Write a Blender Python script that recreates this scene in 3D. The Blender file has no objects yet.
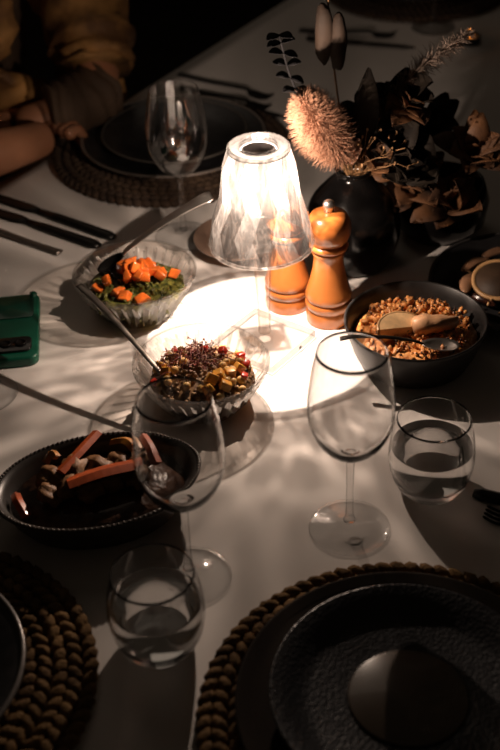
import bpy, bmesh, math, random
from mathutils import Vector, Matrix, noise
random.seed(7)
PI = math.pi
S = bpy.context.scene
COL = S.collection

# ------------------------------------------------------------------ camera
PITCH, ROLL, F = math.radians(36.5), math.radians(2.5), 1240.0
cam_d = bpy.data.cameras.new('camera'); cam = bpy.data.objects.new('camera', cam_d); COL.objects.link(cam)
_f = Vector((0, math.cos(PITCH), -math.sin(PITCH))); _u = Vector((0, math.sin(PITCH), math.cos(PITCH))); _x = Vector((1, 0, 0))
_R = _x * math.cos(ROLL) - _u * math.sin(ROLL); _U = _x * math.sin(ROLL) + _u * math.cos(ROLL)
m = Matrix((_R, _U, -_f)).transposed().to_4x4(); m.translation = Vector((0, 0, .86)); cam.matrix_world = m
cam_d.sensor_fit = 'VERTICAL'; cam_d.sensor_height = 36; cam_d.lens = F / 750 * 36
cam_d.clip_start = .02; cam_d.clip_end = 40
cam_d.dof.use_dof = True; cam_d.dof.focus_distance = 1.36; cam_d.dof.aperture_fstop = 4.5
S.camera = cam

# ------------------------------------------------------------------ world, light, exposure
W = bpy.data.worlds.new('world'); S.world = W; W.use_nodes = True
W.node_tree.nodes['Background'].inputs[0].default_value = (1.0, .74, .52, 1)
W.node_tree.nodes['Background'].inputs[1].default_value = .011
S.view_settings.view_transform = 'Standard'; S.view_settings.look = 'None'
S.view_settings.exposure = 0.0; S.view_settings.gamma = 1; S.view_settings.use_curve_mapping = False
S.cycles.transparent_max_bounces = 64; S.cycles.max_bounces = 14; S.cycles.transmission_bounces = 12
S.cycles.glossy_bounces = 6; S.cycles.diffuse_bounces = 4
S.cycles.sample_clamp_indirect = 4.0
S.cycles.caustics_reflective = False; S.cycles.caustics_refractive = True

LAMP = Vector((.020, 1.2345, 0))
ld = bpy.data.lights.new('lamp_bulb_light', 'POINT'); ld.energy = 9.0; ld.color = (1.0, .80, .66); ld.shadow_soft_size = .0018; ld.cycles.is_caustics_light = True
lo = bpy.data.objects.new('lamp_bulb_light', ld); COL.objects.link(lo); lo.location = LAMP + Vector((0, 0, .221))
# soft room fill: a dim unseen area light, high up beyond the table
ad = bpy.data.lights.new('room_fill', 'AREA'); ad.energy = 1.0; ad.color = (1.0, .80, .62); ad.size = 1.2
ao = bpy.data.objects.new('room_fill', ad); COL.objects.link(ao); ao.location = (-.6, 3.2, 1.9)
ao.rotation_euler = (math.radians(-35), 0, 0)

# ------------------------------------------------------------------ materials
def nt(name):
    M = bpy.data.materials.new(name); M.use_nodes = True; t = M.node_tree
    return M, t, t.nodes['Principled BSDF'], t.nodes['Material Output']
def pbr(name, col, rough=.5, metal=0, var=0.0, scale=60, bump=0.0, bscale=200, coat=0, spec=.5, col2=None, sss=0, detail=4):
    M, t, b, o = nt(name)
    b.inputs['Roughness'].default_value = rough; b.inputs['Metallic'].default_value = metal
    b.inputs['Coat Weight'].default_value = coat; b.inputs['Specular IOR Level'].default_value = spec
    tc = t.nodes.new('ShaderNodeTexCoord')
    n = t.nodes.new('ShaderNodeTexNoise'); n.inputs['Scale'].default_value = scale; n.inputs['Detail'].default_value = detail
    t.links.new(tc.outputs['Object'], n.inputs['Vector'])
    r = t.nodes.new('ShaderNodeValToRGB'); r.color_ramp.elements[0].position = .35; r.color_ramp.elements[1].position = .65
    c2 = col2 or tuple(c * (1 - var) for c in col)
    r.color_ramp.elements[0].color = (*c2, 1); r.color_ramp.elements[1].color = (*col, 1)
    t.links.new(n.outputs['Fac'], r.inputs[0]); t.links.new(r.outputs[0], b.inputs['Base Color'])
    if bump:
        n2 = t.nodes.new('ShaderNodeTexNoise'); n2.inputs['Scale'].default_value = bscale
        t.links.new(tc.outputs['Object'], n2.inputs['Vector'])
        bp = t.nodes.new('ShaderNodeBump'); bp.inputs['Strength'].default_value = bump; bp.inputs['Distance'].default_value = .002
        t.links.new(n2.outputs['Fac'], bp.inputs['Height']); t.links.new(bp.outputs[0], b.inputs['Normal'])
    if sss:
        b.inputs['Subsurface Weight'].default_value = sss; b.inputs['Subsurface Radius'].default_value = (.01, .005, .003)
        b.inputs['Subsurface Scale'].default_value = .5
    return M
def clear(name, stops, gloss=1.0, rough=.02, gz=.8, ior=.035, frost=0.0, tint=(1, 1, 1), trans_col=(.95, .9, .86), fscale=0, wave=None):
    """thin-walled clear glass: light goes straight through the wall, less of it where the wall is met edge-on"""
    M, t, b, o = nt(name); t.nodes.remove(b)
    lw = t.nodes.new('ShaderNodeLayerWeight'); lw.inputs['Blend'].default_value = .5
    r = t.nodes.new('ShaderNodeValToRGB')
    while len(r.color_ramp.elements) < len(stops): r.color_ramp.elements.new(.5)
    for e, (p, v) in zip(r.color_ramp.elements, stops):
        e.position = p; e.color = (v * tint[0], v * tint[1], v * tint[2], 1)
    t.links.new(lw.outputs['Facing'], r.inputs[0])
    tr = t.nodes.new('ShaderNodeBsdfTransparent'); t.links.new(r.outputs[0], tr.inputs[0])
    gl = t.nodes.new('ShaderNodeBsdfGlossy'); gl.inputs['Roughness'].default_value = rough
    gl.inputs['Color'].default_value = (gloss, gloss, gloss, 1)
    pw = t.nodes.new('ShaderNodeMath'); pw.operation = 'POWER'; pw.inputs[1].default_value = 4.5
    fr = t.nodes.new('ShaderNodeMath'); fr.operation = 'MULTIPLY_ADD'; fr.inputs[1].default_value = gz; fr.inputs[2].default_value = ior
    t.links.new(lw.outputs['Facing'], pw.inputs[0]); t.links.new(pw.outputs[0], fr.inputs[0])
    if wave:   # tall noise streaks painted into the transmission, to throw caustic-like light streaks
        tc = t.nodes.new('ShaderNodeTexCoord'); mp = t.nodes.new('ShaderNodeMapping'); mp.inputs['Scale'].default_value = (1, 1, wave[1])
        n = t.nodes.new('ShaderNodeTexNoise'); n.inputs['Scale'].default_value = wave[0]; n.inputs['Detail'].default_value = 3; n.inputs['Distortion'].default_value = .6
        rr = t.nodes.new('ShaderNodeValToRGB'); cr = rr.color_ramp
        while len(cr.elements) < 6: cr.elements.new(.5)
        for e, (p_, v_) in zip(cr.elements, ((.30, .5), (.43, wave[2]), (.485, 1), (.52, 1), (.58, wave[2]), (.72, .7))):
            e.position = p_; e.color = (v_, v_, v_, 1)
        mu = t.nodes.new('ShaderNodeMixRGB'); mu.blend_type = 'MULTIPLY'; mu.inputs[0].default_value = 1
        t.links.new(tc.outputs['Object'], mp.inputs[0]); t.links.new(mp.outputs[0], n.inputs['Vector']); t.links.new(n.outputs['Fac'], rr.inputs[0])
        t.links.new(r.outputs[0], mu.inputs[1]); t.links.new(rr.outputs[0], mu.inputs[2]); t.links.new(mu.outputs[0], tr.inputs[0])
    mx = t.nodes.new('ShaderNodeMixShader'); t.links.new(fr.outputs[0], mx.inputs[0])
    t.links.new(tr.outputs[0], mx.inputs[1]); t.links.new(gl.outputs[0], mx.inputs[2])
    out = mx
    if frost:
        tl = t.nodes.new('ShaderNodeBsdfTranslucent'); tl.inputs[0].default_value = (*trans_col, 1)
        m2 = t.nodes.new('ShaderNodeMixShader'); m2.inputs[0].default_value = frost
        t.links.new(mx.outputs[0], m2.inputs[1]); t.links.new(tl.outputs[0], m2.inputs[2]); out = m2
    t.links.new(out.outputs[0], o.inputs[0])
    return M
def glassy(name, ior, tint=(1, 1, 1), rough=0):
    M, t, b, o = nt(name); t.nodes.remove(b)
    g = t.nodes.new('ShaderNodeBsdfGlass'); g.inputs['IOR'].default_value = ior; g.inputs['Color'].default_value = (*tint, 1)
    g.inputs['Roughness'].default_value = rough
    t.links.new(g.outputs[0], o.inputs[0]); return M
def emit(name, col, s):
    M, t, b, o = nt(name); t.nodes.remove(b)
    e = t.nodes.new('ShaderNodeEmission'); e.inputs[0].default_value = (*col, 1); e.inputs[1].default_value = s
    t.links.new(e.outputs[0], o.inputs[0]); return M

GLASS = clear('wine_glass_glass', [(0, .995), (.6, .975), (.85, .86), (1, .55)], gloss=1, tint=(1, .985, .97))
CUT2 = clear('cut_glass_glint', [(0, .86), (.5, .75), (1, .4)], frost=.30, rough=.2, gz=.4, ior=.10, tint=(1, .98, .96), trans_col=(.98, .94, .9))  # frosted copy of the cut glass, for painted highlights on the flutes
THING = clear('thin_glass', [(0, .99), (.6, .95), (.85, .72), (1, .4)], gz=.7, ior=.09, rough=.04)
STEMG = clear('glass_stem', [(0, .98), (.5, .93), (.72, .55), (.85, .9), (1, .5)], gz=.5, ior=.06)
FOOTG = clear('glass_foot', [(0, .995), (.55, .98), (.75, .75), (1, .3)], gz=.9, ior=.06)
TUMB = glassy('tumbler_glass', 1.45)
BOWLG = glassy('wine_bowl_glass', 1.45)
CUT = clear('cut_glass', [(0, .99), (.2, .96), (.3, .62), (.4, .97), (.52, .90), (.6, .55), (.7, .95), (.85, .7), (1, .4)], frost=.012, rough=.10, gz=.5, ior=.07, tint=(1, .98, .96))  # light and dark bands by facing angle stand in for refraction
SHADE = clear('crystal_shade', [(0, 1), (.22, .97), (.3, .72), (.38, .97), (.5, .93), (.58, .66), (.68, .93), (.85, .7), (1, .4)], frost=.010, rough=.14, ior=.05, tint=(1, .98, .96), wave=(85, .20, .54))  # transmission bands imitate refraction in the facets
SHADE2 = clear('crystal_shade_glint', [(0, .97), (.22, .94), (.3, .7), (.38, .94), (.5, .9), (.58, .6), (.68, .9), (.85, .7), (1, .4)], frost=.042, rough=.2, ior=.09, tint=(1, .98, .96), wave=(85, .20, .5))  # frostier copy of the shade glass, painting the brighter facets
CRYST = clear('crystal_stem', [(0, .97), (.4, .9), (.6, .7), (.8, .9), (1, .5)], frost=.08, rough=.08, tint=(1, .97, .94))
WATER = glassy('water', 1.33)
LED = emit('led', (1, .88, .76), 6)
CLOTH = pbr('white_tablecloth', (.80, .755, .715), .85, var=.06, scale=7, bump=.25, bscale=16, spec=.15)
WOODT = pbr('table_wood', (.09, .05, .03), .5, var=.4, scale=20)
MILL = pbr('orange_beech', (.40, .125, .027), .28, var=.16, scale=22, coat=.4, spec=.5)
STEEL = pbr('steel', (.80, .74, .69), .36, 1, var=.1, scale=50)
BLKMET = pbr('black_metal', (.02, .018, .017), .32, .7)
BRUSH = pbr('dull_steel', (.30, .26, .23), .38, 1)
BLACK = pbr('black_ceramic', (.005, .0045, .0045), .16, spec=.35)
PANM = pbr('black_stoneware', (.017, .015, .014), .42, var=.4, scale=90)
DISH = pbr('dark_enamel', (.045, .038, .034), .34, var=.3, scale=50)
PLATE = pbr('dark_glazed_plate', (.030, .029, .031), .28, var=.4, scale=70)
PLATE2 = pbr('grey_brown_plate_rim', (.022, .015, .010), .8, var=.25, spec=.1, scale=30)
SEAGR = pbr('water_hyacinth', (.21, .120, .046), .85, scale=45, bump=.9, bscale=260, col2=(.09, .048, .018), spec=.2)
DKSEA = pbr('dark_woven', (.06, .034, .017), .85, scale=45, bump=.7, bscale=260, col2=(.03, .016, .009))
GREEN = pbr('green_case', (.002, .085, .048), .42, var=.15, scale=25, spec=.5)
GREEND = pbr('dark_green_back', (.003, .035, .022), .2, coat=.3)
CAMBLK = pbr('camera_black', (.01, .01, .01), .12, coat=.5)
TOMATO = pbr('orange_tomato', (.86, .19, .03), .16, var=.25, scale=120, coat=.4, sss=.1)
SALMON = pbr('squash', (.86, .42, .07), .35, var=.3, scale=140, coat=.3, sss=.1)
REDP = pbr('red_pepper', (.62, .04, .02), .25, var=.3, scale=120, coat=.5)
CARROT = pbr('carrot', (.44, .075, .012), .45, var=.3, scale=90, coat=.1)
YELP = pbr('yellow_pepper', (.52, .20, .02), .4, var=.2, scale=90, coat=.4)
HERB = pbr('herb_green', (.21, .20, .04), .4, col2=(.018, .03, .006), scale=170)
GRAIN = pbr('grain', (.42, .24, .10), .5, col2=(.10, .045, .02), scale=190)
PEA = pbr('chickpea', (.72, .44, .16), .4, var=.3, scale=160, sss=.1)
SPROUT = pbr('sprout', (.30, .07, .05), .5, col2=(.07, .012, .015), scale=160)
SPROUT2 = pbr('sprout_pale', (.62, .33, .22), .5, var=.4, scale=160)
MEAT = pbr('shredded_meat', (.80, .38, .12), .42, col2=(.45, .15, .035), scale=120, coat=.3, bump=.6, bscale=300, sss=.1)
PALE = pbr('pale_bread', (.24, .11, .035), .6, col2=(.12, .05, .014), scale=70, bump=.6, bscale=140)
DARKFOOD = pbr('dark_sauce', (.07, .022, .012), .25, col2=(.02, .008, .006), scale=60, coat=.4)
LEMON = pbr('lemon_flesh', (1, .66, .34), .4, var=.15, scale=200, coat=.2)
LEMONR = pbr('lemon_rind', (.62, .36, .16), .45, var=.15, scale=200)
CHAR = pbr('burnt_crumb', (.05, .02, .012), .5)
PAMP = pbr('pampas', (.44, .235, .15), .9, var=.25, scale=40, spec=.1)
PAMPD = pbr('pampas_dim', (.42, .32, .26), .9, var=.25, scale=40, spec=.1)
EUC = pbr('eucalyptus', (.016, .015, .016), .8, spec=.2)
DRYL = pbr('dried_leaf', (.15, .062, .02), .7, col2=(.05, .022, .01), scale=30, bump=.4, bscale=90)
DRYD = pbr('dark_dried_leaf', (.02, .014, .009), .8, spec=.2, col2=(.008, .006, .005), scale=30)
STEMM = pbr('dry_stem', (.22, .12, .05), .8)
PEACH = pbr('peach_petal', (.85, .50, .36), .6, var=.2, scale=60, sss=.1)
SKIN = pbr('skin', (.42, .19, .10), .5, var=.12, scale=14, sss=.15)
ROBE = pbr('brown_dress', (.10, .06, .035), .8, var=.3, scale=20, bump=.5, bscale=25)
GOLD = pbr('ochre_fabric', (.50, .26, .08), .7, col2=(.13, .06, .02), scale=16, bump=.6, bscale=22)
HAIR = pbr('dark_hair', (.02, .012, .008), .45)
WALLM = pbr('dark_wall', (.03, .025, .022), .8, var=.3, scale=3)
FLOORM = pbr('dark_floor', (.035, .026, .02), .6, var=.4, scale=8)
WAX = pbr('wax', (.8, .7, .5), .5)
FLAME = emit('flame', (1, .30, .05), 9)
INK = pbr('dark_ink', (.05, .04, .04), .4)

# ------------------------------------------------------------------ mesh tools
class MB:
    def __init__(s): s.v, s.f = [], []
    def add(s, v, f, M=None):
        k = len(s.v)
        s.v += [tuple(M @ Vector(p)) if M is not None else tuple(p) for p in v]
        s.f += [tuple(i + k for i in q) for q in f]; return s
    def lathe(s, prof, seg=48, rf=None, M=None, closed=True):
        """prof: list of (r,z); r==0 ends become poles"""
        v, f, rows = [], [], []
        for i, (r, z) in enumerate(prof):
            if r <= 1e-9: rows.append([len(v)]); v.append((0, 0, z))
            else:
                row = []
                for j in range(seg):
                    a = 2 * PI * j / seg; rr = r + (rf(i, j, a) if rf else 0)
                    row.append(len(v)); v.append((rr * math.cos(a), rr * math.sin(a), z))
                rows.append(row)
        pairs = list(zip(rows, rows[1:]))
        if closed and len(rows[0]) > 1 and len(rows[-1]) > 1: pairs.append((rows[-1], rows[0]))
        for A, B in pairs:
            for j in range(seg):
                k = (j + 1) % seg
                if len(A) == 1 and len(B) == 1: continue
                if len(A) == 1: f.append((A[0], B[k], B[j]))
                elif len(B) == 1: f.append((A[j], A[k], B[0]))
                else: f.append((A[j], A[k], B[k], B[j]))
        return s.add(v, f, M)
    def tube(s, pts, rad, seg=8, sx=1.0, M=None, up=Vector((0, 0, 1))):
        """rad: number, list or list of (wide, thick)"""
        pts = [Vector(p) for p in pts]; n = len(pts)
        if not isinstance(rad, (list, tuple)): rad = [rad] * n
        v, f = [], []
        for i, p in enumerate(pts):
            d = (pts[min(i + 1, n - 1)] - pts[max(i - 1, 0)]).normalized()
            a = d.cross(up)
            if a.length < 1e-4: a = d.cross(Vector((1, 0, 0)))
            a.normalize(); b = a.cross(d).normalized()
            r = rad[i]; w, h = r if isinstance(r, (tuple, list)) else (r, r)
            for j in range(seg):
                t = 2 * PI * j / seg
                v.append(p + a * (w * math.cos(t)) + b * (h * math.sin(t)))
        for i in range(n - 1):
            for j in range(seg):
                k = (j + 1) % seg
                f.append((i * seg + j, i * seg + k, (i + 1) * seg + k, (i + 1) * seg + j))
        f.append(tuple(range(seg))[::-1]); f.append(tuple((n - 1) * seg + j for j in range(seg)))
        return s.add(v, f, M)
    def box(s, c, d, M=None):
        x, y, z = c; a, b, e = d[0] / 2, d[1] / 2, d[2] / 2
        v = [(x + i * a, y + j * b, z + k * e) for i in (-1, 1) for j in (-1, 1) for k in (-1, 1)]
        f = [(0, 1, 3, 2), (4, 6, 7, 5), (0, 4, 5, 1), (2, 3, 7, 6), (0, 2, 6, 4), (1, 5, 7, 3)]
        return s.add(v, f, M)
    def blob(s, c, r, seg=10, ring=6, jit=0.0, rot=None):
        if not isinstance(r, (tuple, list)): r = (r, r, r)
        v, f = [(0, 0, -1)], []
        for i in range(1, ring):
            p = -PI / 2 + PI * i / ring
            for j in range(seg):
                a = 2 * PI * j / seg; v.append((math.cos(p) * math.cos(a), math.cos(p) * math.sin(a), math.sin(p)))
        v.append((0, 0, 1))
        for j in range(seg):
            k = (j + 1) % seg; f.append((0, 1 + k, 1 + j)); f.append((len(v) - 1, 1 + (ring - 2) * seg + j, 1 + (ring - 2) * seg + k))
            for i in range(ring - 2): f.append((1 + i * seg + j, 1 + i * seg + k, 1 + (i + 1) * seg + k, 1 + (i + 1) * seg + j))
        R = rot.to_matrix() if rot is not None else Matrix.Identity(3)
        out = []
        for p in v:
            q = Vector(p); k = 1 + jit * noise.noise(q * 1.7 + Vector(c) * 50) * 2
            out.append(Vector(c) + R @ Vector((q.x * r[0] * k, q.y * r[1] * k, q.z * r[2] * k)))
        return s.add(out, f)
    def build(s, name, mat, parent=None, smooth=True, bevel=0, loc=None, sub=0):
        me = bpy.data.meshes.new(name); me.from_pydata([tuple(p) for p in s.v], [], s.f)
        bm = bmesh.new(); bm.from_mesh(me); bmesh.ops.recalc_face_normals(bm, faces=bm.faces); bm.to_mesh(me); bm.free()
        me.materials.append(mat)
        for p in me.polygons: p.use_smooth = smooth
        o = bpy.data.objects.new(name, me); COL.objects.link(o)
        if parent: o.parent = parent
        if loc: o.location = loc
        if bevel:
            b = o.modifiers.new('bevel', 'BEVEL'); b.width = bevel; b.segments = 3; b.limit_method = 'ANGLE'
        if sub:
            b = o.modifiers.new('sub', 'SUBSURF'); b.levels = sub; b.render_levels = sub
        return o
def tag(o, label, cat, group=None, kind=None):
    o['label'] = label; o['category'] = cat
    if group: o['group'] = group
    if kind: o['kind'] = kind
    return o
def thing(name, label, cat, loc=(0, 0, 0), rz=0, group=None, rot=None):
    o = bpy.data.objects.new(name, None); COL.objects.link(o); o.location = loc; o.empty_display_size = .02
    o.rotation_euler = rot if rot else (0, 0, rz); return tag(o, label, cat, group)
def struct(o): o['kind'] = 'structure'; return o
def copy_tree(o, parent=None):
    c = o.copy(); COL.objects.link(c); c.parent = parent
    for ch in [x for x in bpy.data.objects if x.parent is o]: copy_tree(ch, c)
    return c
def dup(o, loc, label, group=None, rz=None):
    c = copy_tree(o); c.location = loc; c['label'] = label
    if group: c['group'] = group
    if rz is not None: c.rotation_euler[2] = rz
    return c
def smooth_prof(pts, n=5):
    """Catmull-Rom through (r,z) points"""
    out = []
    for i in range(len(pts) - 1):
        p0, p1, p2, p3 = pts[max(i - 1, 0)], pts[i], pts[i + 1], pts[min(i + 2, len(pts) - 1)]
        for k in range(n):
            t = k / n
            out.append(tuple(max(0, .5 * (2 * b + (c - a) * t + (2 * a - 5 * b + 4 * c - d) * t * t + (3 * b - a - 3 * c + d) * t ** 3)) for a, b, c, d in zip(p0, p1, p2, p3)))
    out.append(pts[-1]); return out

# ------------------------------------------------------------------ room
struct(MB().box((0, 1.5, -.76), (7, 8, .04)).build('floor', FLOORM, smooth=False))
struct(MB().box((0, 5.5, .55), (7, .1, 2.6)).build('wall_back', WALLM, smooth=False))
struct(MB().box((-3.5, 1.5, .55), (.1, 8, 2.6)).build('wall_left', WALLM, smooth=False))
struct(MB().box((3.5, 1.5, .55), (.1, 8, 2.6)).build('wall_right', WALLM, smooth=False))

# ------------------------------------------------------------------ table and cloth (local x along the long edge)
TANG = math.atan2(.837, .547)
E1 = Vector((-.149, 1.998, 0))
uu, vv = Vector((.547, .837, 0)), Vector((.837, -.547, 0))
tc_ = E1 + uu * (-.045) + vv * .7
tb = thing('dining_table', 'long dark wood dining table hidden under the white cloth', 'table', (tc_.x, tc_.y, -.74), TANG)
MB().box((0, 0, .718), (2.68, 1.38, .035)).build('tabletop', WOODT, tb, smooth=False, bevel=.004)
for sx in (-1, 1):
    for sy in (-1, 1):
        MB().tube([(sx * 1.24, sy * .6, 0), (sx * 1.24, sy * .6, .70)], [.025, .035], seg=12).build('leg', WOODT, tb)
def cloth():
    nx, ny, L, Wd, D = 70, 40, 2.71, 1.41, .26
    b = MB(); v = []; f = []
    xs = [-L / 2 + L * i / nx for i in range(nx + 1)]; ys = [-Wd / 2 + Wd * j / ny for j in range(ny + 1)]
    for layer in (0, -.0025):
        k0 = len(v)
        for i, x in enumerate(xs):
            for j, y in enumerate(ys): v.append((x, y, layer))
        for i in range(nx):
            for j in range(ny):
                a = k0 + i * (ny + 1) + j; f.append((a, a + ny + 1, a + ny + 2, a + 1))
        per = [k0 + i * (ny + 1) for i in range(nx + 1)] + [k0 + nx * (ny + 1) + j for j in range(1, ny + 1)] + \
              [k0 + i * (ny + 1) + ny for i in range(nx - 1, -1, -1)] + [k0 + j for j in range(ny - 1, 0, -1)]
        prev = per; last = None
        for s_ in range(1, 7):
            row = []
            for q, idx in enumerate(per):
                x, y, z = v[idx]; dx = (abs(abs(x) - L / 2) < 1e-6) * math.copysign(1, x); dy = (abs(abs(y) - Wd / 2) < 1e-6) * math.copysign(1, y)
                w = (.014 + .018 * math.sin(q * .9) + .01 * math.sin(q * .37)) * s_ / 6 + (0 if layer == 0 else -.0025)
                row.append(len(v)); v.append((x + dx * w, y + dy * w, layer - D * s_ / 6))
            n = len(per)
            for q in range(n): f.append((prev[q], prev[(q + 1) % n], row[(q + 1) % n], row[q]))
            prev = row
        if layer == 0: top_last = prev
    n = len(prev)
    for q in range(n): f.append((top_last[q], top_last[(q + 1) % n], prev[(q + 1) % n], prev[q]))
    b.add(v, f); return b
co = cloth().build('tablecloth', CLOTH); co.location = (tc_.x, tc_.y, 0); co.rotation_euler = (0, 0, TANG); co.cycles.is_caustics_receiver = True
tag(co, 'white cotton tablecloth covering the whole dining table', 'tablecloth')

# ------------------------------------------------------------------ table lamp
lamp = thing('table_lamp', 'small crystal table lamp with faceted clear shade, lit, at the table centre', 'lamp', LAMP)
ba = math.atan2(.072, .056)
bs = MB(); hw = .0455
bs.box((0, 0, .0059), (2 * hw, 2 * hw, .0105), Matrix.Rotation(ba, 4, 'Z'))
base = bs.build('base', clear('crystal_base', [(0, .985), (.45, .95), (.56, .72), (.7, .9), (1, .5)], frost=.07, rough=.1, ior=.05), lamp, smooth=False, bevel=.0015, loc=(-.002, -.010, 0))
base.data.materials.append(clear('shaded_edge', [(0, .55), (.5, .5), (1, .4)], frost=.10, rough=.25, trans_col=(.6, .56, .52)))
for p in base.data.polygons: p.material_index = 1 if abs(p.normal.z) < .5 else 0  # sides tinted grey, their darker shade painted into the material
sw = MB().lathe([(0, 0), (.0022, 0), (.0022, .0008), (0, .0008)], 12, M=Matrix.Rotation(ba, 4, 'Z') @ Matrix.Translation((.012, -.0455, .0055)) @ Matrix.Rotation(PI / 2, 4, 'X')).build('switch', INK, base)
# stem: fluted clear rod with a brighter block on top
st = smooth_prof([(.0085, .0112), (.0075, .02), (.0082, .06), (.0100, .10), (.0108, .126)], 3)
MB().lathe([(0, .0112)] + st + [(0, .126)], 16, rf=lambda i, j, a: -.0014 * (j % 2)).build('stem', CRYST, lamp, smooth=False)
MB().box((0, 0, .139), (.0185, .0185, .026), Matrix.Rotation(math.radians(8), 4, 'Z')).build('stem_block', clear('crystal_block', [(0, .97), (.4, .92), (.6, .75), (1, .5)], frost=.07, rough=.08, ior=.10), lamp, smooth=False, bevel=.001)
# shade: staggered rows of tall facets outside, smooth cone inside
def shade():
    N = 16; zs = [.135, .166, .198, .230, .2555]
    def R(z): return .0605 + (.0345 - .0605) * (z - .135) / .12
    v, f, rows, slot = [], [], [], []
    for i, z in enumerate(zs):
        row = []
        for j in range(N):
            a = 2 * PI * (j + .5 * (i % 2)) / N
            r = R(z) + (.0 if i in (0, len(zs) - 1) else (.0022 if i % 2 else -.0012))
            row.append(len(v)); v.append((r * math.cos(a), r * math.sin(a), z))
        rows.append(row)
    for i in range(len(zs) - 1):
        A, B = rows[i], rows[i + 1]
        for j in range(N):
            k = (j + 1) % N      # the two triangles on one level edge make a tall diamond; diamonds alternate clear and frosted, facet brightness put into the material
            if i % 2 == 0: f.append((A[j], A[k], B[j])); slot.append((i + j) % 2); f.append((B[j], A[k], B[k])); slot.append((i + 1 + j) % 2)
            else: f.append((A[j], B[k], B[j])); slot.append((i + 1 + j) % 2); f.append((A[j], A[k], B[k])); slot.append((i + j) % 2)
    inner = []
    for z in (zs[0], zs[-1]):
        row = []
        for j in range(N * 2):
            a = PI * j / N; r = R(z) - .0035
            row.append(len(v)); v.append((r * math.cos(a), r * math.sin(a), z))
        inner.append(row)
    M = N * 2
    for j in range(M):
        k = (j + 1) % M
        f.append((inner[0][j], inner[1][j], inner[1][k], inner[0][k])); slot.append(0)
    for j in range(N):
        k = (j + 1) % N
        for a, b in ((0, 0), (-1, 1)):
            f.append((rows[a][j], inner[b][2 * j], inner[b][2 * j + 1])); f.append((rows[a][j], inner[b][2 * j + 1], rows[a][k]))
            f.append((rows[a][k], inner[b][2 * j + 1], inner[b][(2 * j + 2) % M])); slot += [0, 0, 0]
    return MB().add(v, f), slot
_sb, _slot = shade()
shd = _sb.build('shade', SHADE, lamp, smooth=False)
shd.data.materials.append(SHADE2)
for p, q in zip(shd.data.polygons, _slot): p.material_index = q
RIMM = clear('crystal_rim', [(0, .85), (.5, .8), (1, .6)], frost=.16, rough=.15)
MB().lathe([(.0565, .134), (.0605, .134), (.0612, .1365), (.0572, .1365)], 72).build('rim', RIMM, shd)
RIMT = clear('crystal_top', [(0, .80), (.5, .7), (1, .45)], frost=.014, rough=.2, gloss=.5)
MB().lathe([(.0205, .2515), (.0345, .2515), (.0352, .2555), (.0335, .2575), (.0215, .2560)], 64).build('top_ring', RIMT, shd)
MB().lathe([(.0165, .2515), (.0205, .2515), (.0212, .2572), (.0190, .2578), (.0172, .2560)], 64).build('inner_ring', RIMM, shd)
MB().lathe([(0, .2475), (.0168, .2475), (.0168, .2525), (0, .2525)], 40).build('bulb_housing', pbr('housing', (.42, .34, .30), .35, .3), shd)
MB().lathe([(0, .2455), (.008, .2455), (.009, .2474), (0, .2474)], 24).build('bulb', LED, lamp)

# ------------------------------------------------------------------ pepper mills
def mill(label, loc, rz, k=1.0):
    t = thing('pepper_mill', label, 'pepper mill', loc, rz, 'wooden mills behind the lamp')
    body = [(0, 0), (.0265, 0), (.0275, .002), (.0275, .0175), (.0262, .019), (.0262, .0205), (.0282, .023), (.0288, .027), (.0278, .0305), (.0262, .0315),
            (.0262, .0325), (.0282, .0345), (.0286, .038), (.0270, .043), (.0232, .056), (.0195, .072), (.0180, .086), (.0188, .094), (.0212, .0985), (.0200, .1000), (.0200, .1012), (0, .1012)]
    MB().lathe([(r, z * k) for r, z in body], 48).build('body', MILL, t)
    head = [(0, .1014), (.0215, .1014), (.0232, .103), (.0235, .106), (.0222, .1085), (.0200, .1095), (.0200, .1105), (.0225, .1120), (.0262, .121), (.0270, .129), (.0258, .137), (.0215, .1455), (.014, .1495), (0, .1505)]
    MB().lathe([(r, z * k) for r, z in head], 48).build('head', MILL, t)
    kn = [(0, .1500), (.0058, .1505), (.0050, .1525), (.0066, .1550), (.0072, .1585), (.0062, .1625), (.0035, .1645), (0, .1650)]
    MB().lathe([(r, z * k) for r, z in kn], 24).build('knob', STEEL, t).__setitem__('label', 'polished steel knob')
    return t
mill('orange wooden pepper mill with steel knob standing fully in view right of the lamp', (.100, 1.2735, 0), .3)
mill('orange wooden mill half hidden behind the clear lamp shade', (.052, 1.309, 0), 1.2, .98)

# ------------------------------------------------------------------ wine glasses
def glass_prof():
    out = [(0, .0008), (.030, .0008), (.0392, .0006), (.0402, .0016), (.0385, .0026), (.022, .0046), (.009, .0085), (.0048, .016), (.0038, .03), (.0036, .055), (.0040, .080), (.0055, .0905), (.0105, .0965),
           (.0215, .1035), (.0325, .1175), (.0390, .134), (.0410, .150), (.0400, .170), (.0368, .194), (.0322, .2165)]
    inn = [(.03165, .2168), (.0362, .194), (.0394, .170), (.0403, .150), (.0382, .1345), (.0312, .119), (.0200, .1055), (.0090, .0995), (0, .0985)]
    return out[:3] + smooth_prof(out[3:], 4) + smooth_prof(inn, 4)
def wine_glass(label, loc, rz=0):
    t = thing('wine_glass', label, 'wine glass', loc, rz, 'wine glasses set around the table')
    p = glass_prof()
    k = next(i for i, q in enumerate(p) if q[1] > .0925 and i > 3); r0 = p[k]
    kf = next(i for i, q in enumerate(p) if q[0] < .0055 and i > 6)
    MB().lathe(p[:kf] + [(0, p[kf - 1][1])], 64).build('foot', FOOTG, t)
    MB().lathe([(0, p[kf - 1][1] + .0002)] + p[kf - 1:k] + [(0, r0[1])], 32).build('stem', STEMG, t)
    MB().lathe([(0, r0[1] + .0002)] + p[k:], 64).build('bowl', BOWLG, t).cycles.is_caustics_caster = True
    return t
g0 = wine_glass('empty wine glass standing upright in front of the black pan', (.092, .899, 0))
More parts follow.
